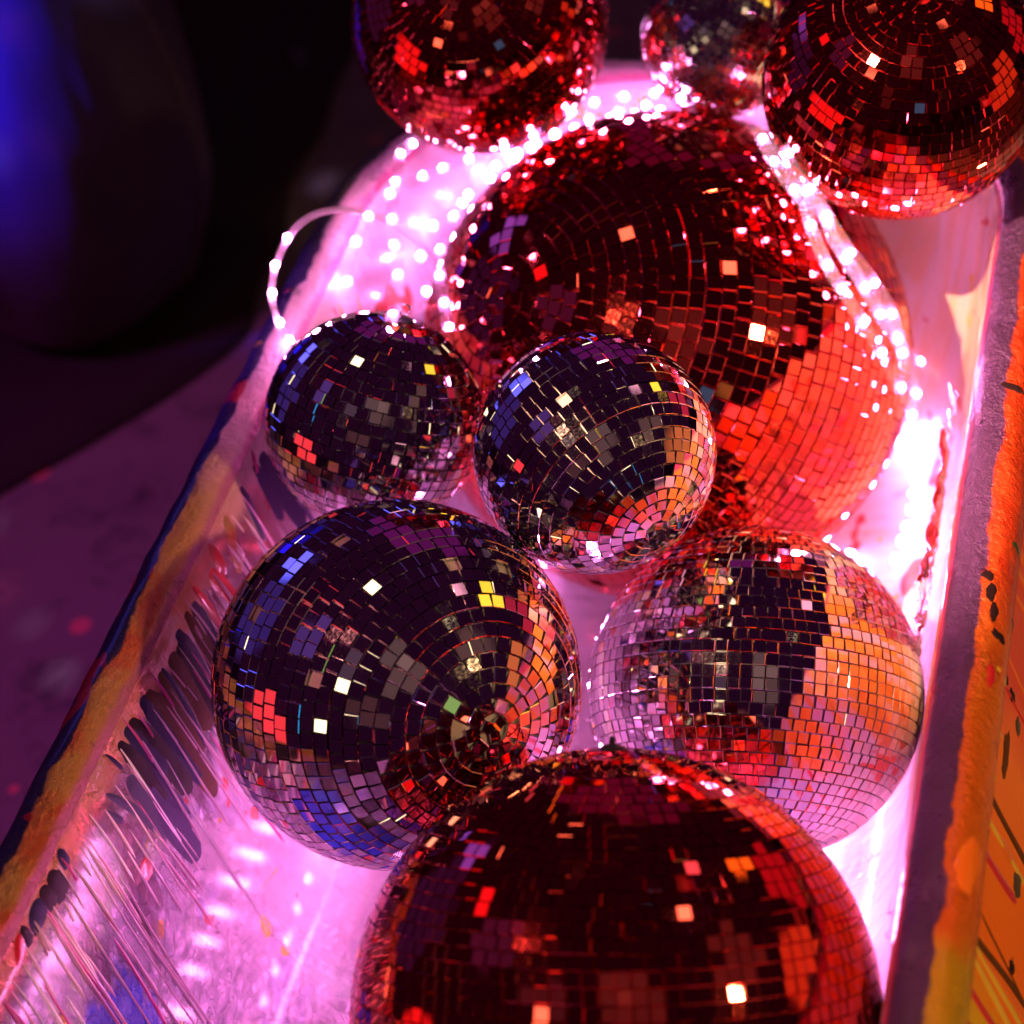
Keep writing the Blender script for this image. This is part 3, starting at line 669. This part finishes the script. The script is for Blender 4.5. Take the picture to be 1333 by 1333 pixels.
# ------------------------------------------------------------------ clear plastic film at the right wall
def film_mat():
    m = bpy.data.materials.new('clear_film'); m.use_nodes = True; nt = m.node_tree
    nt.nodes.remove(nt.nodes['Principled BSDF'])
    tr = N(nt, 'ShaderNodeBsdfTransparent'); tr.inputs[0].default_value = (0.96, 0.93, 0.95, 1)
    gl = N(nt, 'ShaderNodeBsdfGlossy'); gl.inputs['Roughness'].default_value = 0.12; gl.inputs['Color'].default_value = (1, 0.9, 0.97, 1)
    di = N(nt, 'ShaderNodeBsdfTranslucent'); di.inputs[0].default_value = (0.9, 0.85, 0.88, 1)
    tc = N(nt, 'ShaderNodeTexCoord').outputs['Object']
    bp = N(nt, 'ShaderNodeBump'); bp.inputs['Strength'].default_value = 0.6; bp.inputs['Distance'].default_value = 0.01
    L(nt, noise_tex(nt, tc, 45, 4, 0.6, 1.5), bp.inputs['Height']); L(nt, bp.outputs[0], gl.inputs['Normal'])
    fr = N(nt, 'ShaderNodeFresnel'); fr.inputs['IOR'].default_value = 1.6; L(nt, bp.outputs[0], fr.inputs['Normal'])
    a = N(nt, 'ShaderNodeMixShader'); a.inputs[0].default_value = 0.14; L(nt, tr.outputs[0], a.inputs[1]); L(nt, di.outputs[0], a.inputs[2])
    b = N(nt, 'ShaderNodeMixShader'); L(nt, fr.outputs[0], b.inputs[0]); L(nt, a.outputs[0], b.inputs[1]); L(nt, gl.outputs[0], b.inputs[2])
    L(nt, b.outputs[0], nt.nodes['Material Output'].inputs['Surface']); return m
V, Fc = [], []; NU, NV = 44, 30
base = wall_point(1, 1.27, 0.10)
for i in range(NU+1):
    for j in range(NV+1):
        y = 1.16 + 0.22*i/NU; t = 0.07 + 0.17*j/NV
        q = Vector((y*1.0, t, 0))
        lift = 0.010 + 0.012*abs(noise.noise(q*14)) + 0.010*abs(noise.noise(q*33+Vector((4, 0, 0)))) + 0.004*noise.noise(q*80)
        y += 0.018*noise.noise(q*11+Vector((9, 9, 0))); t += 0.02*noise.noise(q*12)
        V.append(wall_point(1, y, t, lift) - base)
for i in range(NU):
    for j in range(NV): Fc.append((i*(NV+1)+j, i*(NV+1)+j+1, (i+1)*(NV+1)+j+1, (i+1)*(NV+1)+j))
film = mesh('plastic_film', V, Fc, film_mat()); film.location = base
film['label'] = 'crumpled clear plastic film clinging to the bright right inner wall'; film['category'] = 'plastic film'

# ------------------------------------------------------------------ dark background: a black sheet on the floor and a cloth-covered bag
def cloth_mat(name, c, sheen=0.3):
    m, nt, b = nodes(name)
    tc = N(nt, 'ShaderNodeTexCoord').outputs['Object']
    L(nt, mixc(nt, noise_tex(nt, tc, 5, 5), tuple(x*0.7 for x in c), c), b.inputs['Base Color'])
    b.inputs['Roughness'].default_value = 0.85; b.inputs['Sheen Weight'].default_value = sheen
    bump(nt, b, noise_tex(nt, tc, 320, 3), 0.3, 0.002); return m
FLOOR = -RIM
edge = [at(*p, FLOOR) for p in [(-420, 900), (-120, 712), (0, 640), (130, 572), (240, 505), (318, 440), (352, 350), (388, 240), (430, 140), (480, 20), (560, -160)]]
edge = smooth_path(edge, 8)
V, Fc = [], []; K = 26; far_pt = Vector((-4.6, 3.6, 0)); n = len(edge)
sheet0 = Vector((-2.2, 2.4, 0))
for i, p in enumerate(edge):
    for j in range(K+1):
        k = j/K; q = p.lerp(Vector((-3.8 + 2.6*i/n, 3.2 + 3.2*i/n, 0)), k)
        q = q + Vector((noise.noise(q*6)*0.02, noise.noise(q*6+Vector((3, 1, 0)))*0.02, 0))
        z = 0.006 + max(0, 0.035*noise.noise(Vector((q.x*5, q.y*3, 0.5)))+0.02*noise.noise(q*9))*min(1, k*8)
        V.append(Vector((q.x, q.y, z)) - sheet0)
for i in range(n-1):
    for j in range(K): Fc.append((i*(K+1)+j, i*(K+1)+j+1, (i+1)*(K+1)+j+1, (i+1)*(K+1)+j))
sheet = mesh('black_sheet', V, Fc, cloth_mat('matte_black', (0.012, 0.010, 0.013), 0.0)); sheet.location = sheet0  # sheet makes this part of the floor black
so = sheet.modifiers.new('thickness', 'SOLIDIFY'); so.thickness = 0.003; so.offset = -1
sheet['label'] = 'flat black sheet on the floor left of the bathtub'; sheet['category'] = 'cloth'
bag_c = at(25, 120, FLOOR + 0.34); bag = Vector((bag_c.x, bag_c.y, 0))
bm = bmesh.new(); bmesh.ops.create_icosphere(bm, subdivisions=6, radius=1.0)
for v in bm.verts:
    d = v.co.normalized(); z = d.z
    k = 1 + 0.10*noise.noise(d*1.6) + 0.02*noise.noise(d*3.2) + 0.006*noise.noise(Vector((d.x*9, d.y*9, d.z*4)))
    rr = (0.235 - 0.02*z)*k
    zz = 0.34 + 0.36*z*k
    if z < -0.55: zz = max(zz, 0.05)
    v.co = Vector((d.x*rr, d.y*rr, max(0.03, zz)))
me = bpy.data.meshes.new('bean_bag'); bm.to_mesh(me); bm.free()
bagr = thing('bean_bag', bag, 'dark slouching bean bag at the upper left, lit blue from the left', 'bean bag')
link_mesh('cover', me, cloth_mat('dark_blue_cloth', (0.05, 0.045, 0.10), 0.0), bagr, True)
pts = []
for k in range(60):
    a = 6.2832*k/60; d = Vector((math.cos(a), 0.25*math.sin(a*2)*0, math.sin(a))).normalized(); z = d.z
    kk = 1 + 0.10*noise.noise(d*1.6) + 0.02*noise.noise(d*3.2) + 0.006*noise.noise(Vector((d.x*9, d.y*9, d.z*4)))
    pts.append(Vector((d.x*(0.235-0.02*z)*kk, d.y, max(0.03, 0.34+0.36*z*kk))))
V, Fc = tube_mesh(pts, 0.006, 6, True); mesh('seam_piping', V, Fc, cloth_mat('dark_piping', (0.06, 0.05, 0.09)), bagr)

# ------------------------------------------------------------------ spot lamps (aimed, out of the picture): room beams and added fill beams
def spot(name, loc, target, watts, color, deg, blend=0.5, radius=0.03, flecks=None):
    d = bpy.data.lights.new(name, 'SPOT'); d.energy = watts; d.color = color; d.spot_size = math.radians(deg); d.spot_blend = blend
    d.shadow_soft_size = radius; o = bpy.data.objects.new(name, d); COL.objects.link(o); o.location = loc
    o.rotation_euler = (Vector(target)-Vector(loc)).to_track_quat('-Z', 'Y').to_euler()
    return o
def fleck_nodes(o, scale, size):
    # patterned spot standing in for the flecks that the mirror balls throw
    d = o.data; d.use_nodes = True; nt = d.node_tree; e = nt.nodes['Emission']
    tc = N(nt, 'ShaderNodeTexCoord').outputs['Normal']
    v = N(nt, 'ShaderNodeTexVoronoi', feature='F1'); v.inputs['Scale'].default_value = scale; L(nt, tc, v.inputs['Vector'])
    L(nt, step(nt, v.outputs['Distance'], size, size*0.5), e.inputs['Strength'])
    L(nt, ramp(nt, v.outputs['Color'], [(0.35, (1.0, 0.08, 0.2)), (0.5, (0.5, 0.25, 1.0)), (0.65, (0.9, 0.5, 1.0))]), e.inputs['Color'])
spot('blue_beam', (-2.9, 0.2, 3.2), tuple(at(-40, 60, FLOOR+0.45)), 5000, (0.02, 0.012, 1.0), 8.0, 1.0, 0.05)
spot('magenta_beam', (-2.3, 0.2, 3.2), tuple(at(40, 820, FLOOR)), 180, (1.0, 0.08, 0.72), 26, 0.9, 0.08)
spot('amber_beam', (2.2, 0.5, 2.0), (CX+HW+0.10, 0.98, RIM-0.2), 170, (1.0, 0.58, 0.24), 36, 0.8, 0.08)
fleck_nodes(spot('fleck_pattern_spot', (-0.9, -0.3, 3.0), (-1.0, 1.0, 0.2), 260, (1, 1, 1), 46, 0.3, 0.02), 34, 0.20)  # added spot whose pattern imitates mirror-ball flecks
area('red_wash', (-2.4, -0.1, -0.05), (-0.6, 1.5, 0.1), 1.2, 1.0, (1.0, 0.04, 0.05))
spot('peach_fill_beam', (-0.75, 0.25, RIM+1.65), (CX+HW-0.01, 1.40, RIM-0.08), 760, (1.0, 0.56, 0.32), 19, 0.7, 0.012)  # spot added to brighten the far right inner wall
spot('rose_fill_beam', (-1.10, 0.55, RIM+1.5), (CX+HW-0.005, 0.88, RIM-0.05), 85, (1.0, 0.28, 0.28), 32, 0.8, 0.012)  # spot added to brighten the nearer right wall and rim
